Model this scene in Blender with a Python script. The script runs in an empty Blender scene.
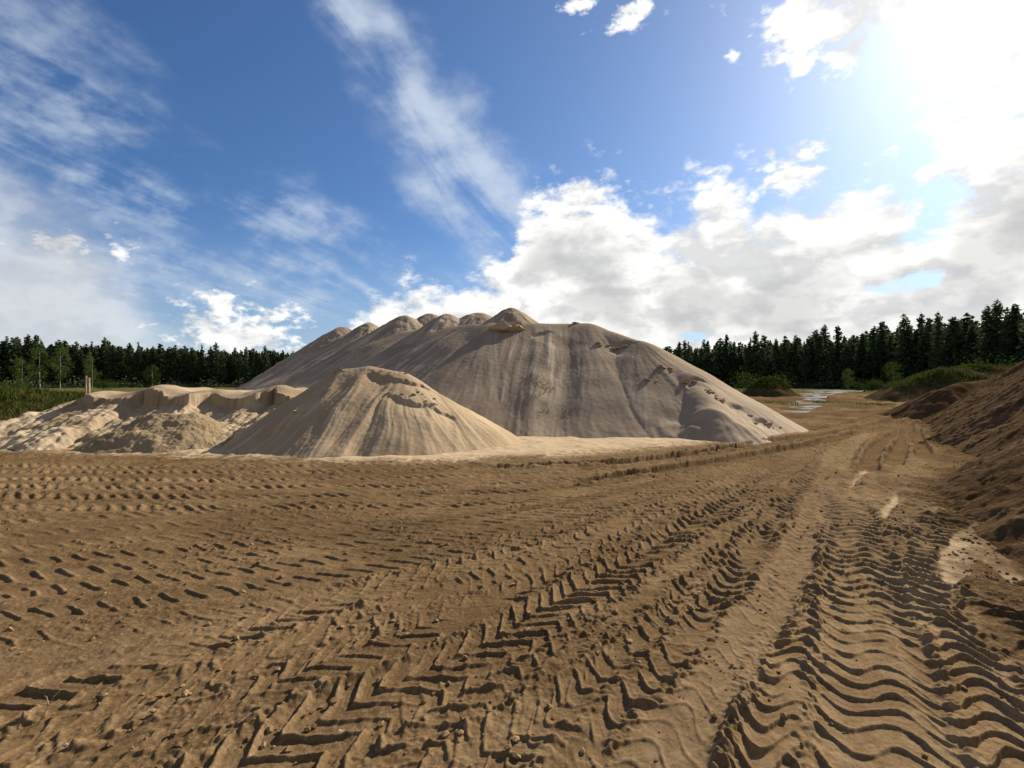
import bpy, math, random
import numpy as np
from mathutils import Vector

SC = bpy.context.scene
COL = SC.collection
CAMZ = 1.75                 # eye height of the photographer, metres
HOR = 383.0                 # image row of the horizon (for reading distances off the photograph)
F = 512.0
AZ, EL = math.radians(44.0), math.radians(31.0)      # the sun
SUN = np.array([math.sin(AZ) * math.cos(EL), math.cos(AZ) * math.cos(EL), math.sin(EL)])


def gp(px, py):
    """pixel of flat ground -> ground point in metres"""
    y = CAMZ * F / (py - HOR)
    return ((px - 512.0) / F * y, y)


# ------------------------------------------------------------------ noise
_r = np.random.RandomState(7)
_P = _r.permutation(512).astype(np.int32)
_P = np.concatenate([_P, _P])
_ang = _r.rand(512) * 2 * np.pi
_GX, _GY = np.cos(_ang).astype(np.float32), np.sin(_ang).astype(np.float32)


def pn(x, y, seed=0):
    x = np.asarray(x, np.float32) + seed * 17.31
    y = np.asarray(y, np.float32) + seed * 9.17
    xi = np.floor(x); yi = np.floor(y)
    xf = x - xi; yf = y - yi
    xi = xi.astype(np.int64) & 511; yi = yi.astype(np.int64) & 511
    xj = (xi + 1) & 511; yj = (yi + 1) & 511
    u = xf * xf * xf * (xf * (xf * 6 - 15) + 10)
    v = yf * yf * yf * (yf * (yf * 6 - 15) + 10)

    def g(a, b, dx, dy):
        h = _P[_P[a] + b]
        return _GX[h] * dx + _GY[h] * dy
    n0 = g(xi, yi, xf, yf); n1 = g(xj, yi, xf - 1, yf)
    m0 = g(xi, yj, xf, yf - 1); m1 = g(xj, yj, xf - 1, yf - 1)
    a = n0 + u * (n1 - n0)
    b = m0 + u * (m1 - m0)
    return (a + v * (b - a)) * 1.45


def fbm(x, y, f, octv=3, seed=0, gain=.5):
    s = 0; a = 1.0
    for o in range(octv):
        s = s + a * pn(x * f, y * f, seed + o * 3)
        f *= 2.03; a *= gain
    return s


def sstep(a, b, x):
    t = np.clip((x - a) / (b - a), 0, 1)
    return t * t * (3 - 2 * t)


# ------------------------------------------------------------------ object helpers
def tag(o, label=None, cat=None, group=None, kind=None):
    if label: o['label'] = label
    if cat: o['category'] = cat
    if group: o['group'] = group
    if kind: o['kind'] = kind
    return o


def link(name, me, mat=None, parent=None):
    o = bpy.data.objects.new(name, me)
    COL.objects.link(o)
    if mat is not None and me is not None and not me.materials:
        me.materials.append(mat)
    if parent is not None: o.parent = parent
    return o


def np_mesh(name, V, Q, attrs=None, smooth=True):
    me = bpy.data.meshes.new(name)
    n = Q.shape[1]
    me.vertices.add(len(V)); me.vertices.foreach_set('co', np.ascontiguousarray(V, np.float32).ravel())
    me.loops.add(Q.size); me.loops.foreach_set('vertex_index', np.ascontiguousarray(Q, np.int32).ravel())
    me.polygons.add(len(Q))
    me.polygons.foreach_set('loop_start', np.arange(0, Q.size, n, dtype=np.int32))
    me.polygons.foreach_set('loop_total', np.full(len(Q), n, np.int32))
    me.polygons.foreach_set('use_smooth', np.full(len(Q), smooth, bool))
    for k, a in (attrs or {}).items():
        at = me.attributes.new(k, 'FLOAT', 'POINT')
        at.data.foreach_set('value', np.ascontiguousarray(a, np.float32).ravel())
    me.update(calc_edges=True)
    return me


def empty(name, loc, rz=0.0):
    o = bpy.data.objects.new(name, None)
    COL.objects.link(o); o.location = loc; o.rotation_euler = (0, 0, rz)
    o.empty_display_size = .3
    return o


# ------------------------------------------------------------------ node helpers
class G:
    def __init__(s, nt): s.nt = nt; s.L = nt.links

    def n(s, t, **kw):
        nd = s.nt.nodes.new(t)
        for k, v in kw.items(): setattr(nd, k, v)
        return nd

    def put(s, sock, v):
        if isinstance(v, bpy.types.NodeSocket): s.L.new(v, sock)
        elif isinstance(v, (tuple, list)): sock.default_value = v if len(v) == len(sock.default_value) else (*v, 1)
        else: sock.default_value = v

    def m(s, op, a, b=None, c=None, clamp=False):
        nd = s.n('ShaderNodeMath', operation=op); nd.use_clamp = clamp
        s.put(nd.inputs[0], a)
        if b is not None: s.put(nd.inputs[1], b)
        if c is not None: s.put(nd.inputs[2], c)
        return nd.outputs[0]

    def add(s, *a):
        r = a[0]
        for x in a[1:]: r = s.m('ADD', r, x)
        return r

    def mul(s, *a):
        r = a[0]
        for x in a[1:]: r = s.m('MULTIPLY', r, x)
        return r

    def sub(s, a, b): return s.m('SUBTRACT', a, b)

    def ss(s, v, a, b, lo=0., hi=1.):
        nd = s.n('ShaderNodeMapRange', interpolation_type='SMOOTHSTEP')
        s.put(nd.inputs[0], v); s.put(nd.inputs[1], a); s.put(nd.inputs[2], b); s.put(nd.inputs[3], lo); s.put(nd.inputs[4], hi)
        return nd.outputs[0]

    def vm(s, op, a, b=None):
        nd = s.n('ShaderNodeVectorMath', operation=op)
        s.put(nd.inputs[0], a)
        if b is not None: s.put(nd.inputs[1], b)
        return nd.outputs['Value'] if op in ('DOT_PRODUCT', 'LENGTH') else nd.outputs[0]

    def noise(s, vec, scale, detail=4, rough=.55, dist=0.0):
        nd = s.n('ShaderNodeTexNoise')
        if vec is not None: s.put(nd.inputs['Vector'], vec)
        nd.inputs['Scale'].default_value = scale; nd.inputs['Detail'].default_value = detail
        nd.inputs['Roughness'].default_value = rough; nd.inputs['Distortion'].default_value = dist
        return nd.outputs['Fac']

    def mix(s, f, a, b):
        nd = s.n('ShaderNodeMix', data_type='RGBA')
        s.put(nd.inputs[0], f); s.put(nd.inputs[6], a); s.put(nd.inputs[7], b)
        return nd.outputs[2]

    def comb(s, x, y, z):
        nd = s.n('ShaderNodeCombineXYZ')
        for i, v in enumerate((x, y, z)): s.put(nd.inputs[i], v)
        return nd.outputs[0]

    def attr(s, name):
        nd = s.n('ShaderNodeAttribute'); nd.attribute_name = name
        return nd.outputs['Fac']

    def bump(s, h, strength, dist, nrm=None):
        nd = s.n('ShaderNodeBump'); nd.inputs['Strength'].default_value = strength
        nd.inputs['Distance'].default_value = dist
        s.put(nd.inputs['Height'], h)
        if nrm is not None: s.L.new(nrm, nd.inputs['Normal'])
        return nd.outputs[0]


def material(name):
    m = bpy.data.materials.new(name); m.use_nodes = True
    g = G(m.node_tree)
    b = m.node_tree.nodes['Principled BSDF']
    return m, g, b


def obj_co(g): return g.n('ShaderNodeTexCoord').outputs['Object']


# ---- mud / ground
def mat_ground():
    m, g, b = material('ground_mud')
    co = obj_co(g)
    n1 = g.noise(co, .7, 4); n2 = g.noise(co, 6, 5, .6); n3 = g.noise(co, 55, 4, .65); n4 = g.noise(co, 240, 3, .6)
    sand = g.attr('sand'); grass = g.attr('grass'); dry = g.attr('dry'); clay = g.attr('clay')
    mud = g.mix(g.ss(n1, .35, .68), (.110, .065, .029), (.170, .107, .052))
    mud = g.mix(g.ss(n2, .42, .75, 0, .45), mud, (.215, .146, .079))
    tan = g.mix(g.ss(n2, .35, .7), (.27, .184, .10), (.39, .28, .163))
    c = g.mix(g.m('MULTIPLY', clay, g.ss(n2, .2, .6, .65, 1)), mud, tan)
    c = g.mix(g.m('MULTIPLY', dry, g.ss(n3, .3, .65, .35, 1), clamp=True), c, (.26, .187, .113))
    sc = g.mix(g.ss(n2, .35, .7), (.50, .385, .25), (.58, .455, .305))
    c = g.mix(sand, c, sc)
    c = g.mix(g.m('MULTIPLY', g.attr('damp'), g.ss(n3, .2, .6, .6, 1)), c, g.mix(g.ss(n2, .35, .7), (.064, .037, .017), (.096, .058, .028)))
    gc = g.mix(g.ss(n2, .35, .65), (.045, .07, .014), (.12, .11, .035))
    c = g.mix(grass, c, gc)
    n5 = g.noise(co, 20, 6, .7)
    c = g.mix(g.mul(g.ss(n5, .5, .62, 0, .65), g.sub(1.0, sand)), c, g.mix(.35, c, (.045, .028, .015)))
    c = g.mix(g.ss(g.noise(co, 33, 6, .72), .54, .64, 0, .55), c, g.mix(.5, c, (.40, .31, .2)))
    c = g.mix(g.ss(n3, .5, .66, 0, .6), c, g.mix(.5, c, (.34, .26, .165)))
    c = g.mix(g.ss(n4, .35, .65, 0, .5), c, g.mix(.5, c, (.05, .032, .016)))
    g.put(b.inputs['Base Color'], c)
    g.put(b.inputs['Roughness'], g.ss(n2, .3, .7, .78, .95))
    b.inputs['Specular IOR Level'].default_value = 0
    k = g.bump(g.noise(co, 70, 4, .65), .3, .006)
    g.put(b.inputs['Normal'], k)
    return m


def mat_sand(name, base, pale, damp, rough_bump=.5, grain=140, coarse=18, cb=.3):
    """loose material of a heap; the 'streak' attribute says where it is paler: drier grains, and on the mound painted light"""
    m, g, b = material(name)
    co = obj_co(g)
    st = g.attr('streak')
    n1 = g.noise(co, .5, 4); n2 = g.noise(co, coarse, 4, .6); n3 = g.noise(co, grain, 3, .6)
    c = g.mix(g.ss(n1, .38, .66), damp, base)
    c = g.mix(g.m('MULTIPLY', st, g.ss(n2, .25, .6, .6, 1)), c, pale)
    c = g.mix(g.ss(n3, .45, .75, 0, .5), c, g.mix(.55, c, (.08, .06, .045)))
    c = g.mix(g.ss(n2, .5, .8, 0, .25), c, g.mix(.5, c, (.1, .075, .055)))
    g.put(b.inputs['Base Color'], c)
    b.inputs['Roughness'].default_value = .95
    b.inputs['Specular IOR Level'].default_value = 0
    h = g.add(g.mul(n3, .5), g.mul(n2, cb * 3))
    g.put(b.inputs['Normal'], g.bump(h, rough_bump, .03))
    return m


def mat_leaf(name, c1, c2, trans=.25):
    m, g, b = material(name)
    co = obj_co(g)
    n1 = g.noise(co, .45, 3); inf = g.n('ShaderNodeObjectInfo').outputs['Random']
    c = g.mix(g.ss(g.add(n1, g.mul(inf, .35)), .45, .85), c1, c2)
    g.put(b.inputs['Base Color'], c)
    b.inputs['Roughness'].default_value = .7
    b.inputs['Specular IOR Level'].default_value = 0
    tr = g.n('ShaderNodeBsdfTranslucent'); g.put(tr.inputs[0], c)
    mx = g.n('ShaderNodeMixShader'); mx.inputs[0].default_value = trans
    out = [n for n in m.node_tree.nodes if n.type == 'OUTPUT_MATERIAL'][0]
    g.L.new(b.outputs[0], mx.inputs[1]); g.L.new(tr.outputs[0], mx.inputs[2]); g.L.new(mx.outputs[0], out.inputs[0])
    return m


def mat_plain(name, c1, c2, scale=8, rough=.85):
    m, g, b = material(name)
    n = g.noise(obj_co(g), scale, 4)
    g.put(b.inputs['Base Color'], g.mix(g.ss(n, .35, .65), c1, c2))
    b.inputs['Roughness'].default_value = rough
    b.inputs['Specular IOR Level'].default_value = 0
    g.put(b.inputs['Normal'], g.bump(n, .4, .03))
    return m


M_GROUND = mat_ground()
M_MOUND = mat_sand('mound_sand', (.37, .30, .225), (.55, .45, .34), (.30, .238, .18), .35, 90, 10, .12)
M_CONE = mat_sand('pile_sand', (.46, .355, .235), (.56, .44, .30), (.38, .285, .185), .35, 120, 14, .12)
M_BANK = mat_sand('bank_sand', (.40, .31, .205), (.50, .395, .27), (.32, .24, .155), .5, 110, 14, .35)
M_GRAV = mat_sand('gravelly_sand', (.33, .25, .155), (.42, .32, .2), (.25, .185, .11), .7, 60, 20, .5)
M_SOIL = mat_sand('heap_soil', (.112, .07, .037), (.165, .11, .063), (.075, .046, .024), .7, 55, 14, .5)
M_CRUST = mat_plain('crusted_sand', (.34, .26, .175), (.47, .365, .25), 14, .95)
M_CLOD = mat_plain('mud_clod', (.13, .08, .039), (.30, .21, .125), 9, .9)
M_PINE = mat_leaf('pine_needles', (.045, .07, .038), (.09, .12, .06), .3)
M_BIRCH = mat_leaf('birch_leaves', (.045, .075, .018), (.085, .12, .03), .25)
M_GRASS = mat_leaf('grass_blades', (.032, .05, .010), (.07, .085, .02), .25)
M_DRYG = mat_leaf('dry_grass_blades', (.07, .075, .02), (.14, .125, .045), .25)
M_BARK = mat_plain('pine_bark', (.07, .045, .03), (.15, .085, .05), 3)
M_BBARK = mat_plain('birch_bark', (.25, .24, .22), (.5, .49, .46), 3)
M_WOOD = mat_plain('weathered_wood', (.22, .17, .11), (.38, .31, .22), 12)

# ------------------------------------------------------------------ the ground
TRACKS = []
RIDGE = .5


def track(pts, axis, width, pitch, kind, ridge=.035, depth=.03, strength=1., wave=.12, brk=.5, seed=1, clay=0., berm=.03, lanes=1.0, dry=.0):
    TRACKS.append(dict(pts=[gp(*p) for p in pts], axis=axis, w=width, pitch=pitch, kind=kind, ridge=ridge, depth=depth, st=strength,
                       wave=wave, brk=brk, seed=seed, clay=clay, berm=berm, lanes=lanes, dry=dry))


# faint old passes under everything
for P, kd, sd in (([(-420, 900), (-60, 760), (120, 690), (280, 630), (420, 575), (560, 527), (700, 482), (820, 444)], 'wave', 140), ([(180, 960), (360, 775), (480, 675), (590, 590), (680, 530), (760, 480), (840, 440)], 'zig', 142),
                  ([(400, 920), (540, 760), (630, 670), (700, 590), (760, 530), (815, 475)], 'wave', 144), ([(-260, 790), (0, 700), (180, 650), (330, 605), (470, 565), (600, 515), (740, 468)], 'zig', 146),
                  ([(-160, 900), (60, 770), (220, 690), (360, 625), (480, 570), (600, 520), (720, 474)], 'wave', 148), ([(560, 900), (650, 740), (712, 640), (770, 550), (812, 495)], 'zig', 150)):
    track(P, 'y', .46, .19, kd, .055, .025, .95, .11, .5, sd, .15, .03)
# older passes first; the freshest tyre runs last
for i, (yo, st) in enumerate(((462, .8), (468, .9), (475, 1), (483, 1), (492, 1), (503, .9))):
    k = (yo - 455)
    track([(-260, yo + 2), (0, yo + 3), (150, yo + 4), (400, yo + 1), (560, yo - 5 - k * .03), (690, yo - 15 - k * .2), (790, yo - 24 - k * .42), (850, yo - 30 - k * .6)],
          'x', .34, .22, 'row', .055, .02, st, .06, .45, 20 + i, .25 if i < 4 else .1, .03)
# rows of single lug prints sweeping across the left field, all on one curve
for i, (y0, st) in enumerate(((507, .55), (519, .9), (532, .6), (545, .75), (559, .95), (573, 1.), (590, 1.), (611, .95), (636, .6))):
    k = (y0 - 430) / 146.0
    track([(-260, 430 + 176 * k), (-90, 430 + 159 * k)] + [(x, 430 + d * k) for x, d in ((40, 146), (200, 131), (330, 118), (430, 104), (560, 82), (660, 58), (760, 28), (830, 8))],
          'x', .30, .2 + .012 * (i % 3), 'row', .036, .012, st, .07, .35, 70 + i * 2, .06 + .12 * (i % 2), .012)
track([(-260, 740), (0, 668), (150, 642), (270, 615), (400, 590), (520, 562), (640, 524), (760, 475), (850, 440)], 'x', .5, .21, 'flat', .02, .015, .45, .07, .6, 34, .25, .02, dry=.25)
track([(-100, 800), (60, 728), (200, 676), (330, 630), (430, 598), (540, 560), (650, 517), (770, 468), (860, 434)], 'y', .42, .19, 'dash', .038, .02, .85, .08, .75, 35, .05)
track([(-40, 860), (90, 775), (200, 722), (330, 665), (440, 622), (540, 585), (640, 540), (730, 497), (810, 457)], 'y', .45, .19, 'zig', .045, .02, .75, .1, .7, 36, .05)
track([(520, 560), (600, 533), (690, 497), (770, 465), (840, 440), (890, 424)], 'y', .42, .2, 'wave', .04, .02, .9, .08, .6, 37, .2)
track([(330, 860), (470, 768), (600, 690), (680, 620), (740, 570), (800, 505), (840, 463), (880, 433)], 'y', .5, .19, 'zig', .05, .02, .8, .1, .7, 38, .3)
track([(480, 900), (590, 790), (672, 692), (715, 622), (757, 560), (798, 508), (828, 474), (862, 447)], 'y', .5, .19, 'wave', .055, .03, .95, .1, .7, 39, .35)
track([(760, 900), (775, 768), (786, 690), (800, 610), (808, 560), (815, 520), (822, 490)], 'y', .36, .17, 'wave', .055, .03, 1., .09, .55, 40, .45)
# right-hand fans
track([(1110, 800), (1010, 690), (962, 622), (925, 570), (905, 530), (900, 500), (905, 475), (915, 455)], 'y', .42, .18, 'wave', .05, .03, 1., .08, .5, 41, .4)
track([(1200, 760), (1060, 668), (1005, 628), (965, 598), (940, 580)], 'y', .62, .17, 'wave', .06, .03, 1., .06, .4, 45, .5)
track([(1090, 900), (1010, 768), (968, 690), (928, 612), (895, 547), (874, 507), (860, 478), (858, 455)], 'y', .5, .17, 'wave', .06, .03, 1., .1, .6, 46, .5)
# curves beyond the mound and the far ruts
track([(848, 452), (880, 437), (905, 428), (908, 420), (880, 412), (840, 408)], 'x', .5, .3, 'flat', .03, .04, .9, .1, .6, 47, .3)
# smooth strip
track([(570, 900), (640, 790), (692, 708), (741, 640), (785, 570), (808, 522), (822, 492)], 'y', .33, .2, 'flat', .0, .03, 1., .0, .5, 48, .6, .04, dry=.3)
# swirling ruts where the tracks meet beyond the fan
for P, sd in (([(845, 478), (848, 452), (866, 439), (900, 429)], 51), ([(826, 474), (838, 450), (868, 434), (905, 425)], 53),
              ([(880, 468), (886, 452), (895, 440), (903, 426)], 55)):
    track(P, 'y', .45, .2, 'flat' if sd % 2 else 'wave', .04, .05, 1., .08, .5, sd, .1, .06)
for P, sd in (([(560, 470), (690, 455), (790, 441), (850, 430), (905, 421), (925, 412)], 57), ([(700, 470), (780, 450), (850, 434), (900, 424)], 59)):
    track(P, 'x', .4, .2, 'flat', .045, .04, 1., .06, .5, sd, .1, .05)
# deep ruts where every lane bends into the far road
for P, sd in (([(640, 478), (740, 459), (820, 443), (880, 429), (915, 419)], 102), ([(600, 466), (720, 449), (810, 436), (880, 424), (910, 414)], 105), ([(560, 482), (690, 464), (790, 447), (865, 431)], 108),
              ([(700, 447), (790, 437), (860, 427), (900, 416)], 111), ([(760, 452), (830, 440), (890, 428), (930, 420)], 114), ([(480, 468), (620, 460), (720, 449), (800, 439)], 120), ([(780, 433), (840, 424), (880, 414), (872, 408)][:3], 117)):
    track(P, 'x', .38, .3, 'flat', 0, .16, 1., 0, .5, sd, .1, .13)
for P, sd in (([(868, 472), (872, 455), (882, 442), (898, 431)], 123), ([(893, 466), (899, 450), (905, 437), (909, 424)], 126), ([(822, 466), (840, 448), (866, 436)], 129), ([(925, 455), (918, 440), (914, 428)], 132)):
    track(P, 'y', .36, .3, 'flat', 0, .12, 1., 0, .5, sd, .1, .12)
# the crisp fan beside the soil heap
track([(880, 640), (903, 580), (911, 545), (920, 510), (926, 488), (930, 470)], 'y', .42, .18, 'wave', .045, .03, 1., .07, .45, 42, .4)
track([(905, 640), (924, 580), (934, 548), (941, 515), (945, 492), (944, 478)], 'y', .40, .17, 'bar', .06, .03, 1., .04, .1, 43, .9)
track([(930, 560), (956, 528), (975, 505), (990, 489)], 'y', .42, .17, 'bar', .055, .03, 1., .05, .2, 44, .6)
# freshest: zigzag run and the deep V tread at the right
track([(40, 880), (190, 800), (300, 738), (450, 668), (560, 602), (650, 550), (720, 510), (800, 463), (860, 436), (905, 421)], 'y', .47, .185, 'zig', .055, .04, 1., .13, .16, 49, .12)
track([(908, 900), (890, 768), (878, 690), (864, 600), (855, 540), (842, 500), (836, 480), (836, 460), (846, 446), (872, 431)], 'y', .57, .185, 'wave', .042, .045, 1., .085, .14, 50, .55)


def macro(x, y):
    r = np.hypot(x, y)
    far = sstep(22, 60, r)
    return far * (.28 * fbm(x, y, .045, 3, 60)) + .03 * fbm(x, y, .35, 2, 61) * (1 - far)


def spline(P, n=24):
    P = np.array(P, float)
    Q = np.vstack([2 * P[0] - P[1], P, 2 * P[-1] - P[-2]])
    out = []
    for i in range(len(P) - 1):
        p0, p1, p2, p3 = Q[i:i + 4]
        t = np.linspace(0, 1, n, endpoint=False)[:, None]
        out.append(.5 * ((2 * p1) + (p2 - p0) * t + (2 * p0 - 5 * p1 + 4 * p2 - p3) * t ** 2 + (-p0 + 3 * p1 - 3 * p2 + p3) * t ** 3))
    return np.vstack(out + [P[-1:]])


def poly_mask(x, y, P, soft):
    """signed distance to a polygon -> soft mask"""
    P = np.array(P)
    inside = np.zeros(x.shape, bool); d = np.full(x.shape, 1e9, np.float32)
    for a, b in zip(P, np.roll(P, -1, 0)):
        ex, ey = b - a
        wx, wy = x - a[0], y - a[1]
        t = np.clip((wx * ex + wy * ey) / (ex * ex + ey * ey), 0, 1)
        d = np.minimum(d, np.hypot(wx - ex * t, wy - ey * t))
        c = ((a[1] <= y) & (b[1] > y)) | ((b[1] <= y) & (a[1] > y))
        with np.errstate(divide='ignore', invalid='ignore'):
            xc = a[0] + (y - a[1]) / (ey if ey else 1e-9) * ex
        inside ^= c & (x < xc)
    s = np.where(inside, d, -d)
    return sstep(-soft, soft, s)


POOL = [gp(780, 412), gp(822, 412), gp(826, 400), gp(835, 393), gp(872, 389.3), gp(858, 387.8), gp(806, 389), gp(801, 393), gp(800, 398), gp(788, 402)]


def ground_fields(x, y):
    x = x.astype(np.float32); y = y.astype(np.float32)
    r = np.hypot(x, y)
    wx = x + .05 * fbm(x, y, 1.7, 2, 2); wy = y + .05 * fbm(x, y, 1.7, 2, 5)
    n_a = fbm(x, y, 1.3, 2, 10); n_b = fbm(x, y, 5.5, 2, 12); n_c = fbm(x, y, 17, 2, 14)
    n_d = pn(x * 45, y * 45, 16)
    lump = np.maximum(0, pn(x * 12, y * 12, 18) * .7 + n_c * .5 - .22)      # clods
    patch = sstep(-.25, .5, fbm(x, y, .8, 2, 22))
    h = .012 * n_a + .006 * n_b + .0042 * n_c * (.4 + patch) + .002 * n_d + .024 * lump * (.08 + patch ** 2)
    h = h + .0013 * pn(x * 110, y * 110, 17) * sstep(7, 4, r)
    h = h + sstep(7, 12, r) * (.05 * np.maximum(0, fbm(x, y, 2.3, 3, 24) - .1) + .02 * fbm(x * .5 + y * .2, y, 1.1, 2, 25))
    clay = .18 + .25 * n_a
    clay = np.clip(clay + .35 * fbm(x, y, .45, 2, 23), 0, 1) * sstep(-3, 6, x + y * .3)
    dry = np.clip(.4 * lump, 0, .8)
    base = h.copy(); lane = np.zeros_like(h)
    for T in TRACKS:
        D = spline(T['pts'])
        if T['axis'] == 'y': A, B, a, b = D[:, 1], D[:, 0], wy, wx
        else: A, B, a, b = D[:, 0], D[:, 1], wx, wy
        o = np.argsort(A); A = A[o]; B = B[o]
        S = np.concatenate([[0], np.cumsum(np.hypot(np.diff(A), np.diff(B)))])
        dB = np.gradient(B, A + np.arange(len(A)) * 1e-7)
        sel = (a > A[0]) & (a < A[-1])
        bc = np.interp(a, A, B)
        sel &= np.abs(b - bc) < 2.2 * (1 + np.abs(np.interp(a, A, dB)))
        idx = np.nonzero(sel)
        if not len(idx[0]): continue
        a = a[idx]; b = b[idx]; xx = x[idx]; yy = y[idx]
        k = np.interp(a, A, dB)
        af = a + (b - np.interp(a, A, B)) * k / (1 + k * k)
        k = np.interp(af, A, dB)
        t = (b - np.interp(af, A, B) - k * (a - af)) / np.sqrt(1 + k * k) * (1 if T['axis'] == 'y' else -1)
        s = np.interp(af, A, S)
        W = T['w'] / 2
        tn = t / W
        edge = W + .02 * n_b[idx]
        mask = sstep(edge + .035, edge - .02, np.abs(t)) * T['st']
        endf = sstep(A[0], A[0] + .6, a) * sstep(A[-1], A[-1] - .6, a)
        mask = mask * endf
        sd = T['seed']
        q = s + .007 * n_b[idx] + .02 * n_a[idx]
        p = T['pitch']
        kind = T['kind']
        if kind == 'wave': w = T['wave'] * np.sin(tn * 4.24 + 3.52)
        elif kind == 'zig':
            z = (tn * 1.05 + .27) % 2.0
            w = T['wave'] * (np.abs(z - 1) * 2 - 1) * 1.1
        elif kind == 'bar': w = T['wave'] * tn
        elif kind == 'row': w = -.9 * t
        elif T['axis'] == 'x': w = -.9 * t + np.where(tn > 0, .5 * p, 0)
        else: w = np.where(tn > 0, 1, -1) * T['wave'] * np.abs(tn) + np.where(tn > 0, .5 * p, 0)
        ph = (q + w) / p
        f = (ph - np.floor(ph) - .5) * p
        row = np.floor(ph)
        rw = {'zig': .0165, 'dash': .0165, 'row': .017, 'bar': .017}.get(kind, .0145) + .003 * n_c[idx]
        rw = np.minimum(np.maximum(rw, 1.0 * .45 * (xx * xx + yy * yy) / 896), p * .24)
        # a rounded ridge, steeper toward the wheel's travel
        rid = np.exp(-np.abs(f / np.where(f > 0, rw * 1.45, rw * 1.1)) ** 2.6)
        if kind == 'row': rid = rid * sstep(1.0, .7, np.abs(tn))
        if kind == 'dash':
            rid = rid * sstep(.08, .2, np.abs(tn)) * sstep(1.0, .82, np.abs(tn))
        brk = sstep(-.75, .35, pn(row * .37 + sd * 5.1, tn * 1.6 + sd, sd) * .9 + fbm(xx, yy, .9, 2, sd + 3) * .9 + .55 - T['brk'] * .75)
        groove = np.exp(-((f - p * .45) / .012) ** 2) * .0015
        inner = -.6 * T['depth'] + RIDGE * T['ridge'] * rid * (1 + .35 * n_b[idx] + .1 * n_c[idx]) * brk * (1 + (.25 if T['axis'] == 'x' else .5) * sstep(3.5, 8, np.hypot(xx, yy))) - groove + .003 * n_b[idx] * T['brk'] + .25 * base[idx]
        fr_ = sstep(4, 9, np.hypot(xx, yy))
        bm = (.45 + .2 * fr_) * T['berm'] * np.exp(-((np.abs(t) - W - .045 - .03 * fr_) / (.05 + .03 * fr_)) ** 2) * np.clip(.5 + .1 * fr_ + n_b[idx] * (1.0 - .6 * fr_) + n_c[idx] * (.9 - .7 * fr_) + .3 * n_a[idx], 0, 1.5) * (.6 if T['axis'] == 'x' else 1) * T['st'] * endf
        hh = h[idx]
        h[idx] = hh * (1 - mask) + (inner + .25 * hh) * mask + bm
        cl = clay[idx]; clay[idx] = cl + (np.clip(T['clay'] * (1.1 + .5 * n_a[idx]), 0, 1) - cl) * mask * .9
        ln = lane[idx]; lane[idx] = ln * (1 - mask) + mask * {0: .55, 1: 0., 2: .15}[sd % 3] * (.7 + .6 * n_a[idx])
        dd = dry[idx]; dry[idx] = np.maximum(dd * (1 - mask), np.clip(.5 * rid * brk * (kind != 'flat') + T['dry'], 0, 1) * mask) + .35 * np.clip(bm / .04, 0, 1)
    # ---- pale dry apron of sand spread at the foot of the heaps
    ap = [gp(-200, 451), gp(60, 452), gp(225, 457), gp(330, 463), gp(450, 463), gp(560, 457), gp(640, 450), gp(700, 444), gp(770, 437), gp(806, 431), (12.5, 24), (0, 30), (-20, 30), (-30, 20)]
    e = .35 * fbm(x, y, .7, 3, 70) + .12 * n_b
    sand = poly_mask(x + e, y + e * .7, ap, .35)
    inn = poly_mask(x + e * .5, y + e * .5 - .8, ap, .6)
    h = h * (1 - .85 * inn) + inn * (.03 + .035 * fbm(x, y, .9, 2, 71) + .03 * np.maximum(0, fbm(x, y, 2.2, 2, 72)))
    sand = sand * np.clip(.25 + inn + .8 * sstep(-.1, .5, n_b + .4 * n_a), 0, 1)
    # pale puddle beds by the right-hand heap
    for P in ([gp(938, 578), gp(952, 582), gp(985, 560), gp(1003, 582), gp(1022, 585), gp(1008, 545), gp(1012, 503), gp(1000, 499), gp(966, 533), gp(946, 540)],
              [gp(951, 498), gp(953, 487), gp(978, 478), gp(985, 481), gp(968, 491)], [gp(878, 518), gp(886, 502), gp(896, 492), gp(898, 497), gp(888, 518)],
              [gp(850, 487), gp(856, 474), gp(868, 467), gp(868, 473)]):
        mk = poly_mask(x + .07 * n_b + .03 * n_c, y + .1 * n_a + .08 * n_b + .04 * n_c, P, .025)
        h = h * (1 - mk * .85) + mk * -.012
        sand = np.maximum(sand, mk * (.58 + .25 * n_b + .3 * n_a))
    # the far field: rougher, with green patches and the pools
    far = sstep(20, 34, r)
    h = h + far * (.12 * fbm(x, y, .35, 3, 75) + .13 * np.abs(fbm(x + .4 * y, y * .4, .9, 3, 76)))
    pool = poly_mask(x + .7 * fbm(x, y, .3, 3, 77), y + 1.5 * fbm(x, y, .15, 2, 78), POOL, .8)
    mac = macro(x, y)
    h = h * (1 - .8 * pool) + pool * (-.11 + .17 * fbm(x, y, .35, 3, 79)) + mac * (1 - sstep(0, .5, poly_mask(x, y, POOL, 6.)))
    grass = np.zeros_like(h)
    for (px, py, rx, ry) in ((850, 402, 2.6, 5), (764, 402, 2.6, 4)):
        cx, cy = gp(px, py)
        grass = np.maximum(grass, sstep(1.2, .5, np.hypot((x - cx) / rx, (y - cy) / ry) + .4 * fbm(x, y, .3, 2, 80)))
    left = sstep(-14, -22, x + .15 * y + 1.5 * fbm(x, y, .2, 2, 81)) * sstep(15, 20, y + .8 * fbm(x, y, .4, 2, 82))
    grass = np.maximum(grass, left * (y > 10))
    grass = np.maximum(grass, sstep(95, 130, r) * .8)
    grass = np.clip(grass * (.6 + .9 * fbm(x, y, .5, 2, 83) + .3), 0, 1) * (1 - sand)
    # pale far ruts
    clay = np.clip(clay * (1 - .6 * far) + far * (.05 + .6 * fbm(x, y, .25, 3, 84)), 0, 1)
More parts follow.
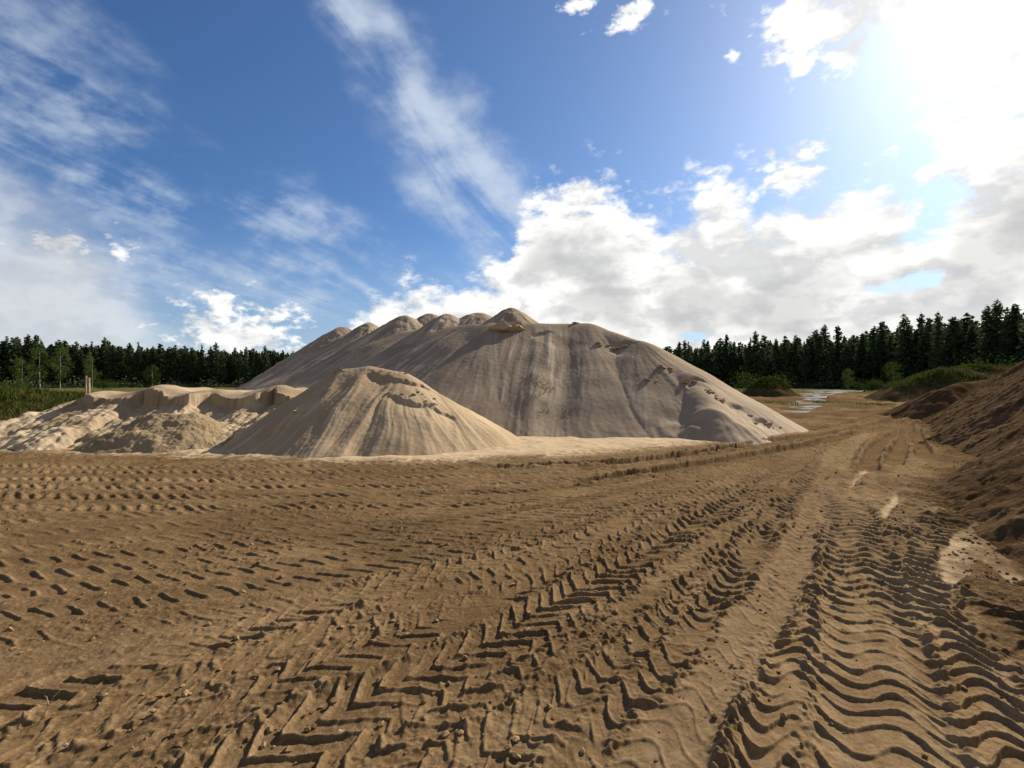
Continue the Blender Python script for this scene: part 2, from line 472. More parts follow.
    for off in (0, 1.9):
        D = spline([gp(878, 407), gp(880, 402), gp(872, 396), gp(862, 393)])
        cx = np.interp(y, D[:, 1], D[:, 0])
        mk = np.exp(-((x - cx - off * (1 + 0 * y)) / .45) ** 2) * (y > D[0, 1]) * (y < D[-1, 1])
        h = h - .12 * mk; dry = np.maximum(dry, mk)
    # darker spill round the soil heaps; damp patches
    near_r = (x > 2) & (y < 45) & (y > -2)
    damp = np.zeros_like(h)
    sh = np.maximum(soil_h(x[near_r], y[near_r])[0], soil2_h(x[near_r], y[near_r])[0])
    damp[near_r] = sstep(-.38, -.05, sh + .2 * fbm(x[near_r], y[near_r], 1.7, 3, 90) + .12 * n_c[near_r]) * (1 - .6 * sand[near_r])
    damp = np.maximum(damp, far * .75 * sstep(-.5, .3, fbm(x, y, .12, 3, 91)))  # damp far ground, darkened further in colour for lack of rut shadows
    damp = np.maximum(damp, .55 * sstep(.15, .6, fbm(x, y, .33, 3, 92)) * (1 - inn) * (1 - dry))
    damp = np.maximum(damp, np.clip(lane, 0, 1) * (1 - .7 * dry) * (1 - inn))
    sand = sand * (1 - .4 * damp)
    return h, np.clip(sand, 0, 1), grass, np.clip(clay, 0, 1), np.clip(dry, 0, 1), np.clip(damp, 0, 1)


def build_ground():
    u = np.arange(-1.62, 1.62, 1 / F / 1.12)
    a0 = np.arctan(u)
    back = np.linspace(a0[-1], 2 * np.pi + a0[0], 50)[1:-1]
    ang = np.concatenate([a0, back])
    px = np.concatenate([np.arange(900, 430, -4.0), np.arange(430, 270, -.75), np.arange(270, 55, -.45), np.arange(55, 12, -.4), np.arange(12, 2.2, -.3)])
    r = CAMZ * F / px
    r = np.concatenate([[.5], r, [450, 560, 750, 1100, 1800, 3000]])
    R, A = np.meshgrid(r, ang, indexing='ij')
    X = R * np.sin(A); Y = R * np.cos(A)
    sh = X.shape
    h, sand, grass, clay, dry, damp = ground_fields(X.ravel(), Y.ravel())
    V = np.stack([X.ravel(), Y.ravel(), h], 1)
    nr, na = sh
    i = np.arange(nr - 1)[:, None] * na + np.arange(na)[None, :]
    j = np.arange(nr - 1)[:, None] * na + (np.arange(na)[None, :] + 1) % na
    Q = np.stack([i, j, j + na, i + na], -1).reshape(-1, 4)
    # the hole under the camera
    V = np.vstack([V, [[0, 0, 0]]])
    c = len(V) - 1
    k = np.arange(na); cap = np.stack([np.full(na, c), (k + 1) % na, k, np.full(na, c)], 1)
    me = np_mesh('ground', V, Q, dict(sand=np.append(sand, 0), grass=np.append(grass, 0), clay=np.append(clay, 0), dry=np.append(dry, 0), damp=np.append(damp, 0)))
    o = link('ground', me, M_GROUND); tag(o, kind='structure')
    return o


# pools of rain water on the far track
def build_pool():
    P = np.array(POOL); c = P.mean(0)
    P = c + (P - c) * 1.04
    D = spline(list(P) + [P[0]], 6)[:-1]
    V = np.vstack([[[*c, 0]], np.c_[D, np.zeros(len(D))]])
    V[:, 2] = -.075
    n = len(D)
    Q = np.array([[0, i + 1, (i + 1) % n + 1] for i in range(n)])
    m, g, b = material('pool_water')
    b.inputs['Base Color'].default_value = (.05, .045, .035, 1)
    b.inputs['Roughness'].default_value = .22
    b.inputs['IOR'].default_value = 1.33
    g.put(b.inputs['Normal'], g.bump(g.noise(obj_co(g), 2.5, 3), .7, .08))
    return tag(link('water', np_mesh('water', V, Q, smooth=False), m), kind='structure')


# ------------------------------------------------------------------ heaps
def seg_union(x, y, segs, rill=.03, rf=3.0, rseed=100, round_=.35):
    """loose material tipped along lines: height, position along the line (for rills) and run-out distance"""
    H = np.full(x.shape, -9., np.float32); C = np.zeros_like(H); DD = np.zeros_like(H); K = np.zeros_like(H)
    for n, (x0, y0, h0, x1, y1, h1, k) in enumerate(segs):
        ex, ey = x1 - x0, y1 - y0
        L2 = ex * ex + ey * ey + 1e-9
        t = np.clip(((x - x0) * ex + (y - y0) * ey) / L2, 0, 1)
        dx, dy = x - x0 - ex * t, y - y0 - ey * t
        d = np.hypot(dx, dy)
        ang = np.arctan2(dx, -dy)
        hh = h0 + (h1 - h0) * t - k * (np.sqrt(d * d + round_ * round_) - round_)
        c = t * math.sqrt(L2) + ang * 2.2 + n * 13.7
        m = hh > H
        H = np.where(m, hh, H); C = np.where(m, c, C); DD = np.where(m, d, DD); K = np.where(m, n, K)
    return H, C, DD, K


def rills(C, D, amp, f, seed):
    w = C + .05 * pn(C * .8, D * .7, seed + 1)
    r1 = pn(w * f, D * .12, seed); r2 = pn(w * f * 2.6, D * .3, seed + 4); r3 = pn(w * f * 7, D * .7, seed + 8)
    grow = sstep(.2, 1.8, D)
    hgt = amp * grow * (r1 + .55 * r2 + .34 * r3)
    st = sstep(-.02, .6, r1 * .7 + r2 * .6 + r3 * .55) * grow
    return hgt, st


def heightfield(name, fn, x0, x1, y0, y1, res, mat, cut=-.12):
    xs = np.arange(x0, x1, res); ys = np.arange(y0, y1, res)
    X, Y = np.meshgrid(xs, ys)
    h, st = fn(X.ravel().astype(np.float32), Y.ravel().astype(np.float32))
    V = np.stack([X.ravel(), Y.ravel(), np.where(h < -5, np.nan, np.maximum(h, cut - .05))], 1)
    nx, ny = len(xs), len(ys)
    i = (np.arange(ny - 1)[:, None] * nx + np.arange(nx - 1)[None, :]).ravel()
    Q = np.stack([i, i + 1, i + nx + 1, i + nx], 1)
    keep = (h[Q] > cut).any(1) if cut > -4 else (h[Q] > cut).all(1)
    Q = Q[keep]
    used = np.unique(Q)
    rm = np.full(len(V), -1); rm[used] = np.arange(len(used))
    c = np.array([V[used][:, 0].mean(), V[used][:, 1].mean(), 0])
    me = np_mesh(name, V[used] - c, rm[Q], dict(streak=st[used]))
    o = link(name, me, mat); o.location = c
    return o


def hit(px, py, fn, d0=8., d1=60.):
    """where the line of sight through a photograph pixel meets a heap"""
    d = np.linspace(d0, d1, 4000)
    x = (px - 512) / F * d; z = CAMZ + (HOR + 1 - py) / F * d
    h, _ = fn(x.astype(np.float32), d.astype(np.float32))
    k = np.nonzero(h > z)[0]
    k = k[0] if len(k) else len(d) // 2
    return np.array([x[k], d[k], h[k]])


# ---- the great mound
MSEG = [(-10.2, 32.5, 4.85, -5.2, 29, 4.85, .57), (-5.2, 29, 4.85, -.9, 25.6, 4.8, .57), (-.9, 25.6, 4.8, 3.6, 25.2, 4.72, .575),
        (3.6, 25.2, 4.72, 5.6, 23.0, 3.7, .6), (5.6, 23.0, 3.7, 6.8, 20.2, 2.2, .76), (6.8, 20.2, 2.2, 6.7, 17.2, .9, .72),
        (3.6, 25.2, 4.72, 6, 31, 4.6, .57), (6, 31, 4.6, -4, 38, 4.6, .57), (-4, 38, 4.6, -10.2, 32.5, 4.85, .57)]
MTOP = [(-10.2, 32.5), (-5.2, 29), (-.9, 25.6), (3.6, 25.2), (6, 31), (-4, 38)]


def mound_h(x, y):
    wx = x + .14 * fbm(x, y, .3, 2, 101); wy = y + .14 * fbm(x, y, .3, 2, 103)
    H, C, D, K = seg_union(wx, wy, MSEG, round_=.5)
    ins = poly_mask(wx, wy, MTOP, .05)
    H = H * (1 - ins) + ins * np.maximum(H, 4.72)
    hr, st = rills(C, D, .022, 3.0, 105)
    H = H + hr * (1 - ins) + .03 * fbm(x, y, .6, 2, 107) + .007 * fbm(x, y, 6, 2, 108)
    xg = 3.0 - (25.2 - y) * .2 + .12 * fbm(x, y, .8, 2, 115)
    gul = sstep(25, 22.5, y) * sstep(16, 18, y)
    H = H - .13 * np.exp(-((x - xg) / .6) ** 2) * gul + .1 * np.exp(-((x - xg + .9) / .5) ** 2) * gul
    st = st * (1 - .65 * sstep(-.1, .3, x - xg) * gul * sstep(4.8, 3.2, x - .5 * (y - 17)))  # fan right of the gully: its shade painted in as darker colour
    # slumped fans at the foot and terraces on the nose
    toe = np.exp(-((x - 6.2) / 2.2) ** 2) * np.exp(-((y - 16.6) / .8) ** 2)
    H = H + .12 * toe * (.6 + fbm(x, y, 1.1, 2, 109))
    for (cx, cy, r, a) in ((6.9, 19.7, .75, .2), (7.9, 18.6, .5, .16), (8.6, 18.2, .5, .14), (4.6, 22.7, .6, .2), (1.2, 24, .5, .15)):
        u = (x - cx) * .8 + (y - cy) * .6 + .12 * fbm(x, y, 2.5, 2, 110); v = (x - cx) * -.6 + (y - cy) * .8
        H = H - a * sstep(.0, -.12, v + .5 * u * u) * np.exp(-np.maximum(0, -v) * 1.7) * np.exp(-(u / r) ** 4)
    st = st * (.35 + .65 * sstep(-.4, .6, fbm(x, y, .25, 2, 112))) + .55 * sstep(5.6, 7.6, x + .35 * (17 - y) + .5 * fbm(x, y, .6, 2, 113))  # sunlit right flank made paler in the colour itself
    return H, np.clip(st, 0, 1)


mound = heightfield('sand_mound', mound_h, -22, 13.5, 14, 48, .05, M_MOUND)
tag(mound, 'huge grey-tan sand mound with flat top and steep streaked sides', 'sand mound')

# ---- truckloads tipped along its top
CONES = [(343, 327, 33.6, 38, 10, 'lowest sand cone at the far left end of the mound top'),
         (369, 322.5, 32.6, 40, 11, 'broad low sand cone second from the left on the mound top'),
         (405, 315.5, 31.2, 54, 15, 'wide sand cone third from the left on the mound top'),
         (430, 313.5, 32.2, 34, 9, 'narrow cone peeping up behind two wider cones on the mound top'),
         (447, 314, 28.8, 58, 16, 'rounded sand cone in the middle of the row on the mound top'),
         (478, 313, 29.2, 50, 12, 'blunt flat cone just left of the tallest cone on the mound top'),
         (511, 307.5, 26.8, 62, 19, 'tallest sand cone on the mound top, above the broken crust')]
for i, (px, py, D, wpx, hpx, lab) in enumerate(CONES):
    cx = (px - 512) / F * D; hz = CAMZ + (HOR + 1 - py) / F * D
    rad = wpx / 2 / F * D * 1.15
    top = hz

    def cone_fn(x, y, cx=cx, D=D, top=top, rad=rad, i=i):
        d = np.hypot((x - cx) * (1 + .12 * math.sin(i * 2.1)), (y - D)) + .06 * fbm(x, y, 1.6, 2, 140 + i)
        k = .72; RD = (.5, .4, .35, .45, .55, .7, .3)[i]
        hh = top - k * (np.sqrt(d * d + RD ** 2) - RD)
        c = np.arctan2(x - cx, D - y) * 1.6 + i * 7
        hr, st = rills(c, d * 1.5, .03, 2.2, 150 + i)
        hh = hh + hr + .02 * fbm(x, y, 3, 2, 155)
        return np.where(hh > mound_h(x, y)[0] - .12, hh, -9), st
    R = (top - 4.3) / .5 + 2.2
    o = heightfield('sand_cone', cone_fn, cx - R, cx + R, D - R, D + R, .045, M_MOUND, cut=-5)
    tag(o, lab, 'sand cone', 'sand cones tipped along the mound top')

# ---- the pale pile in front
PSEG = [(-5.15, 15.7, 2.2, -4.4, 15.8, 2.3, .71), (-4.4, 15.8, 2.3, -3.45, 15.7, 2.12, .65), (-3.45, 15.7, 2.12, -2.4, 15.5, 1.5, .6)]


def pile_h(x, y):
    wx = x + .12 * fbm(x, y, .5, 2, 161); wy = y + .12 * fbm(x, y, .5, 2, 163)
    H, C, D, K = seg_union(wx, wy, PSEG, round_=.22)
    hr, st = rills(C, D, .025, 2.2, 165)
    H = H + hr + .02 * fbm(x, y, 1.2, 2, 166) + .006 * fbm(x, y, 9, 2, 167)
    for (px0, d0, hw, a) in ((414, 1.15, .62, .11), (375, .25, .35, .08), (400, .3, .9, .09), (446, 1.2, .3, .08), (322, .9, .28, .07), (303, 2.1, .33, .1), (345, 1.9, .16, .07)):
        # crust broken off along a short scarp: a step down facing the viewer
        th = (px0 - 512) / F * 15
        u = x - th + (y - 14.5) * 0.06 * (px0 - 365) / 40
        e = d0 + .14 * pn(u * 2.3, 3.3, px0) + .07 * pn(u * 9, 1.1, px0 + 2) - .25 * u * u
        f = (15.55 - y) - e
        H = H - a * sstep(0, .05, f) * np.exp(-np.maximum(0, f) * 1.5) * np.exp(-(u / hw) ** 6) * (y < 16)
    st = .3 * st + .7 * st * sstep(-.5, .5, fbm(x, y, .5, 2, 168))
    return H, np.clip(st, 0, 1)


pile = heightfield('sand_pile', pile_h, -10.5, 2.2, 10.2, 20.5, .027, M_CONE)
tag(pile, 'pale cone-shaped sand pile in front of the huge mound, broken crust near its top', 'sand pile')


def small_h(x, y):
    H, C, D, K = seg_union(x + .15 * fbm(x, y, .9, 2, 171), y, [(-1.0, 19.3, 1.15, -.35, 19.0, 1.1, .6)], round_=.25)
    hr, st = rills(C, D, .04, 1.5, 172)
    return H + hr + .04 * fbm(x, y, 2, 2, 173), np.clip(st + .4, 0, 1)


tag(heightfield('sand_heap', small_h, -3.5, 2, 16.6, 21.5, .03, M_CONE), 'small pale sand heap tucked between the front pile and the huge mound', 'sand heap')


# ---- the dug bank at the left
def bank_h(x, y):
    n = fbm(x, y, .55, 3, 181)
    crest = 1.5 * sstep(-17.9, -13.6, x + .25 * n) + .26 * pn(x * .75, 2.2, 182) + .2 * np.maximum(0, pn(x * .6, y * .6, 183)) - .12 * sstep(1, 0, y - 16.4)
    crest = crest + .03 * fbm(x, y, 1.5, 2, 184) - .02 * np.abs(y - 17)
    # edge of the cut: bays and buttresses
    b = (x * .62) % 1.0
    ph = x * .42 + .35 * pn(x * .55, .5, 186) + .1
    fr = ph - np.floor(ph); amp = .6 + .6 * pn(np.floor(ph) * .73 + .31, 1.7, 185)
    saw = np.where(fr < .78, fr / .78, (1 - fr) / .22) - .5
    ed = 16.6 - 1.05 * amp * saw + .3 * pn(x * 1.3, 3.3, 187) + .13 * pn(x * 4, 1.3, 188) + .05 * pn(x * 11, .3, 194)
    tal = .95 * sstep(-18, -14, x) + .16 * pn(x * .8, .7, 189) + .16
    talus = tal - .33 * (ed - y) + .065 * fbm(x, y, 2.4, 3, 190) + .045 * np.maximum(0, fbm(x, y, 5, 3, 191))
    talus = talus - .25 * sstep(2.2, 3.6, ed - y)
    f = ed - y + .05 * pn(x * 8, crest * 3, 192)
    H = np.where(f < 0, crest, np.maximum(np.minimum(talus, crest), crest - f * 7))
    H = H * sstep(25.5, 21, y) - .2 * sstep(20, 26, y)
    H = H - .3 * sstep(-6.5, -5.2, x)
    st = sstep(-.3, .5, fbm(x, y, .7, 2, 193))
    return H - .02, np.clip(st, 0, 1)


bank = heightfield('sand_bank', bank_h, -22, -4.8, 11.6, 26, .028, M_BANK)
tag(bank, 'low pale sand bank with steep dug scarp behind the gravelly heap', 'sand bank')


def grav_h(x, y):
    H, C, D, K = seg_union(x + .12 * fbm(x, y, .9, 2, 201), y + .1 * fbm(x, y, 1.1, 2, 204), [(-10.3, 14.6, .86, -9.2, 14.7, .92, .6)], round_=.2)
    return H + .05 * fbm(x, y, 2.2, 3, 202) + .03 * np.maximum(0, fbm(x, y, 9, 2, 203)), np.clip(.3 + .6 * fbm(x, y, 1.2, 2, 205), 0, 1)


tag(heightfield('gravel_heap', grav_h, -13, -6.8, 12.4, 17, .026, M_GRAV), 'darker lumpy gravelly heap at the foot of the low sand bank', 'gravel heap')

# ---- dark soil at the right
RSEG = [(25.0, 19.4, 5.6, 17.5, 8.8, 5.6, .8), (17.5, 8.8, 5.5, 14.1, 6.5, 3.1, .68), (11.9, 5.0, 3.6, 9.1, 1.4, 3.4, .64), (14.1, 6.5, 3.1, 11.9, 5.0, 3.0, .64)]


def soil_h(x, y):
    wx = x + .2 * fbm(x, y, .35, 2, 211); wy = y + .2 * fbm(x, y, .35, 2, 213)
    H, C, D, K = seg_union(wx, wy, RSEG, round_=.4)
    hr, st = rills(C, D, .045, 1.7, 215)
    return H + .7 * hr + .06 * fbm(x, y, 1.3, 3, 216) + .05 * np.maximum(0, fbm(x, y, 4, 3, 217)) + .02 * fbm(x, y, 11, 2, 218), st * .7


tag(heightfield('soil_heap', soil_h, 3.6, 31, -6, 27, .038, M_SOIL), 'big dark brown soil heap at the right beside the deep tyre tracks', 'soil heap')


def soil2_h(x, y):
    H, C, D, K = seg_union(x + .4 * fbm(x, y, .3, 2, 221), y + .3 * fbm(x, y, .4, 2, 222), [(22.9, 26.8, 1.7, 26.0, 28, 2.05, .62), (26.0, 28, 2.05, 31, 29, 2.1, .6)], round_=.3)
    hr, st = rills(C, D, .12, .8, 223)
    return H + hr + .1 * fbm(x, y, .8, 3, 224), st * .6


tag(heightfield('soil_bank', soil2_h, 17, 36, 21, 34, .07, M_SOIL), 'low dark soil ridge behind the big soil heap, below the grassy bank', 'soil bank')

build_ground()
build_pool()

# ---- grassy rises
M_TURF = mat_plain('turf_soil', (.05, .04, .018), (.085, .062, .032), 1.2, .95)


def turf_fn(segs, seed, amp=.18):
    def fn(x, y):
        H, C, D, K = seg_union(x + .8 * fbm(x, y, .12, 2, seed), y + .8 * fbm(x, y, .12, 2, seed + 2), segs, round_=.8)
        return H + amp * fbm(x, y, .35, 3, seed + 4), np.zeros_like(H)
    return fn


def blades(name, fn, n, box, hgt, mat, seed, minh=.1, dens=None, parent=None, wide=.5):
    r = np.random.RandomState(seed)
    x = r.uniform(box[0], box[1], n).astype(np.float32); y = r.uniform(box[2], box[3], n).astype(np.float32)
    h, _ = fn(x, y)
    k = h > minh
    k &= fbm(x, y, .25, 2, seed + 5) + .35 + .5 * r.rand(n) > .35
    if dens is not None: k &= dens(x, y)
    x, y, h = x[k], y[k], h[k]; n = len(x)
    H = hgt * r.uniform(.4, 1.25, n) * (1 + .5 * pn(x * .4, y * .4, seed + 9))
    w = H * wide * r.uniform(.12, .3, n)
    a = r.uniform(0, 6.28, n); lx = H * r.normal(0, .3, n); ly = H * r.normal(0, .3, n)
    dx, dy = np.cos(a) * w, np.sin(a) * w
    z0 = h - .05
    V = np.stack([np.stack([x - dx, y - dy, z0], 1), np.stack([x + dx, y + dy, z0], 1), np.stack([x + dx * .55 + lx * .5, y + dy * .55 + ly * .5, z0 + H * .65], 1),
                  np.stack([x + lx, y + ly, z0 + H], 1), np.stack([x - dx * .55 + lx * .5, y - dy * .55 + ly * .5, z0 + H * .65], 1)], 1).reshape(-1, 3)
    Q = (np.arange(n)[:, None] * 5 + np.arange(5)[None, :])
    off = np.array(parent.location) if parent is not None else np.zeros(3)
    return link(name, np_mesh(name, V - off, Q, smooth=False), mat, parent)


fn = turf_fn([(45, 58, 1.9, 50, 60, 3.5, .6), (50, 60, 3.5, 66, 62, 4.2, .5), (66, 62, 4.2, 90, 66, 4.3, .5)], 231)
gb = heightfield('grassy_bank', fn, 28, 105, 44, 80, .25, M_TURF)
tag(gb, 'long dark bank overgrown with green grass below the right-hand forest', 'bank')
tag(blades('grass', fn, 60000, (38, 100, 50, 66), .36, M_GRASS, 232, 1.3, parent=gb, wide=.8), kind='stuff')
fn = turf_fn([(37, 75, 2.5, 38.5, 76, 2.6, .75)], 235)
gm = heightfield('grassy_mound', fn, 26, 52, 64, 90, .25, M_TURF)
tag(gm, 'small round mound topped with green grass beside the water pools', 'mound')
tag(blades('grass', fn, 16000, (30, 46, 69, 82), .4, M_GRASS, 236, 1.1, parent=gm, wide=.8), kind='stuff')
fn = turf_fn([(-60, 46, 1.8, -36, 34, 1.4, .12), (-36, 34, 1.4, -27, 29.5, 1.0, .14)], 241)
gl = heightfield('grassy_slope', fn, -80, -14, 18, 70, .3, M_TURF)
tag(gl, 'low rise thick with tall green grass behind the end of the sand bank', 'rise')
tag(blades('grass', fn, 90000, (-62, -18, 20, 48), .32, M_GRASS, 242, .05, parent=gl, wide=.5), kind='stuff')


tag(blades('grass', fn, 40000, (-62, -18, 20, 48), .28, M_DRYG, 243, .05, parent=gl, wide=.5), kind='stuff')


def flat_fn(x, y): return macro(x, y), None


tag(blades('grass', flat_fn, 22000, (14, 40, 30, 60), .25, M_DRYG, 251, -9,
           dens=lambda x, y: (np.hypot((x - gp(850, 402)[0]) / 2.2, (y - gp(850, 402)[1]) / 5) < 1.0) | (np.hypot((x - gp(764, 402)[0]) / 2.2, (y - gp(764, 402)[1]) / 4) < 1.0), wide=.8), kind='stuff')


tag(blades('grass', mound_h, 1500, (.5, 2.6, 17.6, 20.5), .1, M_DRYG, 261, -9, parent=mound, wide=.8,
           dens=lambda x, y: fbm(x, y, 1.1, 2, 262) > .15), kind='stuff')


# ------------------------------------------------------------------ broken crust, clods
def lump_geo(r, sx, sy, sz, sub=2):
    """an irregular angular lump"""
    import bmesh
    bm = bmesh.new()
    bmesh.ops.create_icosphere(bm, subdivisions=sub, radius=1)
    V = np.array([v.co[:] for v in bm.verts]); Fc = np.array([[v.index for v in f.verts] for f in bm.faces])
    bm.free()
    n = np.array([[0, 0, 0.]])
    for _ in range(9):                       # chop with random planes -> facets
        d = r.normal(size=3); d /= np.linalg.norm(d); c = r.uniform(.45, .85)
        k = V @ d
        V = V - np.outer(np.maximum(0, k - c), d)
    V = V + r.normal(0, .05, V.shape)
    return V * [sx, sy, sz], Fc


def crust(parent, fn, px, py, n, spread, size, seed):
    r = np.random.RandomState(seed)
    c = hit(px, py, fn)
    Vs, Fs, o = [], [], 0
    for i in range(n):
        s = size * r.uniform(.35, 1)
        V, Fc = lump_geo(r, s * r.uniform(.8, 1.5), s * r.uniform(.6, 1), s * r.uniform(.35, .6))
        a = r.uniform(-.6, .6); ca, sa = math.cos(a), math.sin(a)
        V = np.c_[V[:, 0] * ca - V[:, 1] * sa, V[:, 0] * sa + V[:, 1] * ca, V[:, 2] - V[:, 1] * .25]
        x = c[0] + r.normal(0, spread); y = c[1] + r.normal(0, spread * .35)
        h = fn(np.array([x], np.float32), np.array([y], np.float32))[0][0]
        p = np.array([x, y, h + s * .12])
        q = link('crust_lump', np_mesh('crust_lump', V, Fc, smooth=False), M_CRUST, parent)
        q.location = p - np.array(parent.location)


crust(mound, mound_h, 500, 330, 6, .35, .5, 1)
crust(mound, mound_h, 517, 328, 6, .28, .5, 2)
crust(mound, mound_h, 603, 346, 6, .3, .2, 3)
crust(mound, mound_h, 627, 346, 3, .12, .17, 4)
crust(mound, mound_h, 664, 368, 4, .22, .2, 5)
crust(mound, mound_h, 648, 381, 4, .2, .13, 6)
crust(mound, mound_h, 574, 324, 3, .15, .2, 7)
crust(mound, mound_h, 706, 391, 7, .3, .16, 13)
crust(mound, mound_h, 722, 402, 5, .15, .14, 14)
crust(mound, mound_h, 765, 424, 9, .35, .12, 15)
crust(mound, mound_h, 690, 384, 5, .2, .14, 16)
crust(pile, pile_h, 415, 394, 14, .4, .075, 8)
crust(pile, pile_h, 390, 371, 10, .45, .06, 9)
crust(pile, pile_h, 340, 371, 4, .12, .09, 10)
crust(pile, pile_h, 304, 413, 6, .16, .075, 11)
crust(pile, pile_h, 440, 388, 5, .12, .07, 12)


def clods():
    r = np.random.RandomState(5)
    protos = [lump_geo(r, 1, .8, .6, 1) for _ in range(10)]
    n = 11000
    rr = 2.0 + 15 * r.rand(n) ** 1.5; a = r.uniform(-.95, .95, n)
    x = rr * np.sin(a); y = rr * np.cos(a)
    k = (fbm(x, y, .8, 2, 22) + r.normal(0, .35, n) > .05)
    x, y = x[k], y[k]
    h, sand, *_ = ground_fields(x, y)
    k = sand < .45; x, y, h = x[k], y[k], h[k]
    # lumps rolled off the soil heap
    u = r.rand(900); q = np.abs(r.normal(0, .45, 900))
    tx = np.interp(u, [0, .3, .55, 1], [4.4, 5.4, 8.4, 17.2]) - q * .8; ty = np.interp(u, [0, .3, .55, 1], [4.4, 5.7, 9.1, 21.3]) + q * .6
    x = np.concatenate([x, tx]); y = np.concatenate([y, ty]); h = np.concatenate([h, ground_fields(tx, ty)[0]])
    Vs, Fs, o = [], [], 0
    for xx, yy, hh in zip(x, y, h):
        V, Fc = protos[r.randint(10)]
        s = .004 + .03 * r.rand() ** 5
        b = r.uniform(0, 6.28); c, d = math.cos(b), math.sin(b)
        V = np.c_[V[:, 0] * c - V[:, 1] * d, V[:, 0] * d + V[:, 1] * c, V[:, 2]] * s + [xx, yy, hh + s * .25]
        Vs.append(V); Fs.append(Fc + o); o += len(V)
    return tag(link('mud_crumbs', np_mesh('mud_crumbs', np.vstack(Vs), np.vstack(Fs), smooth=False), M_CLOD), kind='stuff')


clods()


# ------------------------------------------------------------------ posts and a twig
def post(name, px, py_top, D, rad, lean, label):
    x = (px - 512) / F * D; top = CAMZ + (HOR + 1 - py_top) / F * D
    h0 = float(bank_h(np.array([x], np.float32), np.array([D], np.float32))[0][0]) - .15
    n, m = 9, 6
    V = []
    r = random.Random(px)
    for j in range(m):
        t = j / (m - 1)
        for i in range(n):
            a = i / n * 6.283
            q = rad * (1 - .15 * t) * (1 + r.uniform(-.08, .08))
            V.append((math.cos(a) * q + lean * t, math.sin(a) * q, h0 + (top - h0) * t + (r.uniform(-.03, .03) if j == m - 1 else 0)))
    Q = [[j * n + i, j * n + (i + 1) % n, (j + 1) * n + (i + 1) % n, (j + 1) * n + i] for j in range(m - 1) for i in range(n)]
    V.append((lean, 0, top + .01)); c = len(V) - 1
    Q += [[(m - 1) * n + i, (m - 1) * n + (i + 1) % n, c, c] for i in range(n)]
    me = bpy.data.meshes.new(name); me.from_pydata(V, [], [q if q[2] != q[3] else q[:3] for q in Q])
    o = link(name, me, M_WOOD); o.location = (x, D, 0)
    return tag(o, label, 'post', 'posts on the sand bank')


post('wooden_post', 85.5, 376, 18.2, .035, .02, 'thinner, taller of two wooden posts standing on the low sand bank')
post('wooden_post', 89, 378, 18.0, .055, -.02, 'thicker, shorter of two wooden posts standing on the low sand bank')


def twig():
    x, y = gp(35, 722)
    V, Q = [], []
    for P in ([(0, 0, -.02), (.02, .03, .05), (.015, .09, .10), (.04, .13, .13)], [(.018, .055, .075), (-.03, .1, .09), (-.06, .12, .085)]):
        o = len(V)
        for i, p in enumerate(P):
            for k in range(5):
                a = k * 1.2566; q = .004 * (1 - .2 * i)
                V.append((p[0] + math.cos(a) * q, p[1] + math.sin(a) * q * .6, p[2] + math.sin(a) * q * .8))
        Q += [(o + i * 5 + k, o + i * 5 + (k + 1) % 5, o + i * 5 + 5 + (k + 1) % 5, o + i * 5 + 5 + k) for i in range(len(P) - 1) for k in range(5)]
    o = link('twig', np_mesh('twig', np.array(V), np.array(Q)), M_WOOD); o.location = (x, y, float(ground_fields(np.array([x]), np.array([y]))[0][0]))
    return tag(o, 'small pale forked twig sticking out of the mud', 'twig')


twig()


# ------------------------------------------------------------------ trees
def leaf_quads(C, size, r, droop=.3):
    n = len(C)
    a = r.normal(size=(n, 3)); a[:, 2] *= .5; a /= np.linalg.norm(a, axis=1)[:, None]
    b = r.normal(size=(n, 3)); b -= (b * a).sum(1)[:, None] * a; b /= np.linalg.norm(b, axis=1)[:, None]
    s = (size * r.uniform(.5, 1.3, n))[:, None]
    a = a * s; b = b * s * .55
    V = np.stack([C - a, C + b * .9, C + a, C - b], 1).reshape(-1, 3)
    return V, np.arange(4 * n).reshape(-1, 4)


def trunk_mesh(name, H, r0, r, limbs=10, z0=.4, z1=.9, spread=1.6):
    V, Q = [], []

    def tube(P, R, n=6):
        o = len(V)
        for p, q in zip(P, R):
            for i in range(n):
                a = i / n * 6.283; V.append((p[0] + math.cos(a) * q, p[1] + math.sin(a) * q, p[2]))
        for j in range(len(P) - 1):
            for i in range(n): Q.append((o + j * n + i, o + j * n + (i + 1) % n, o + (j + 1) * n + (i + 1) % n, o + (j + 1) * n + i))
    bend = r.normal(0, .15, 2)
    ts = np.linspace(0, 1, 8)
    tube([(bend[0] * math.sin(t * 3), bend[1] * math.sin(t * 2.5), -.3 + (H * .97 + .3) * t) for t in ts], [r0 * (1 - .92 * t) + .01 for t in ts])
    for i in range(limbs):
        z = H * r.uniform(z0, z1); a = r.uniform(0, 6.28); L = spread * r.uniform(.4, 1) * (1.15 - z / H)
        tube([(0, 0, z), (math.cos(a) * L * .6, math.sin(a) * L * .6, z + L * .1), (math.cos(a) * L, math.sin(a) * L, z + L * .3)], [.06, .04, .015], 4)
    return np_mesh(name, np.array(V), np.array(Q))


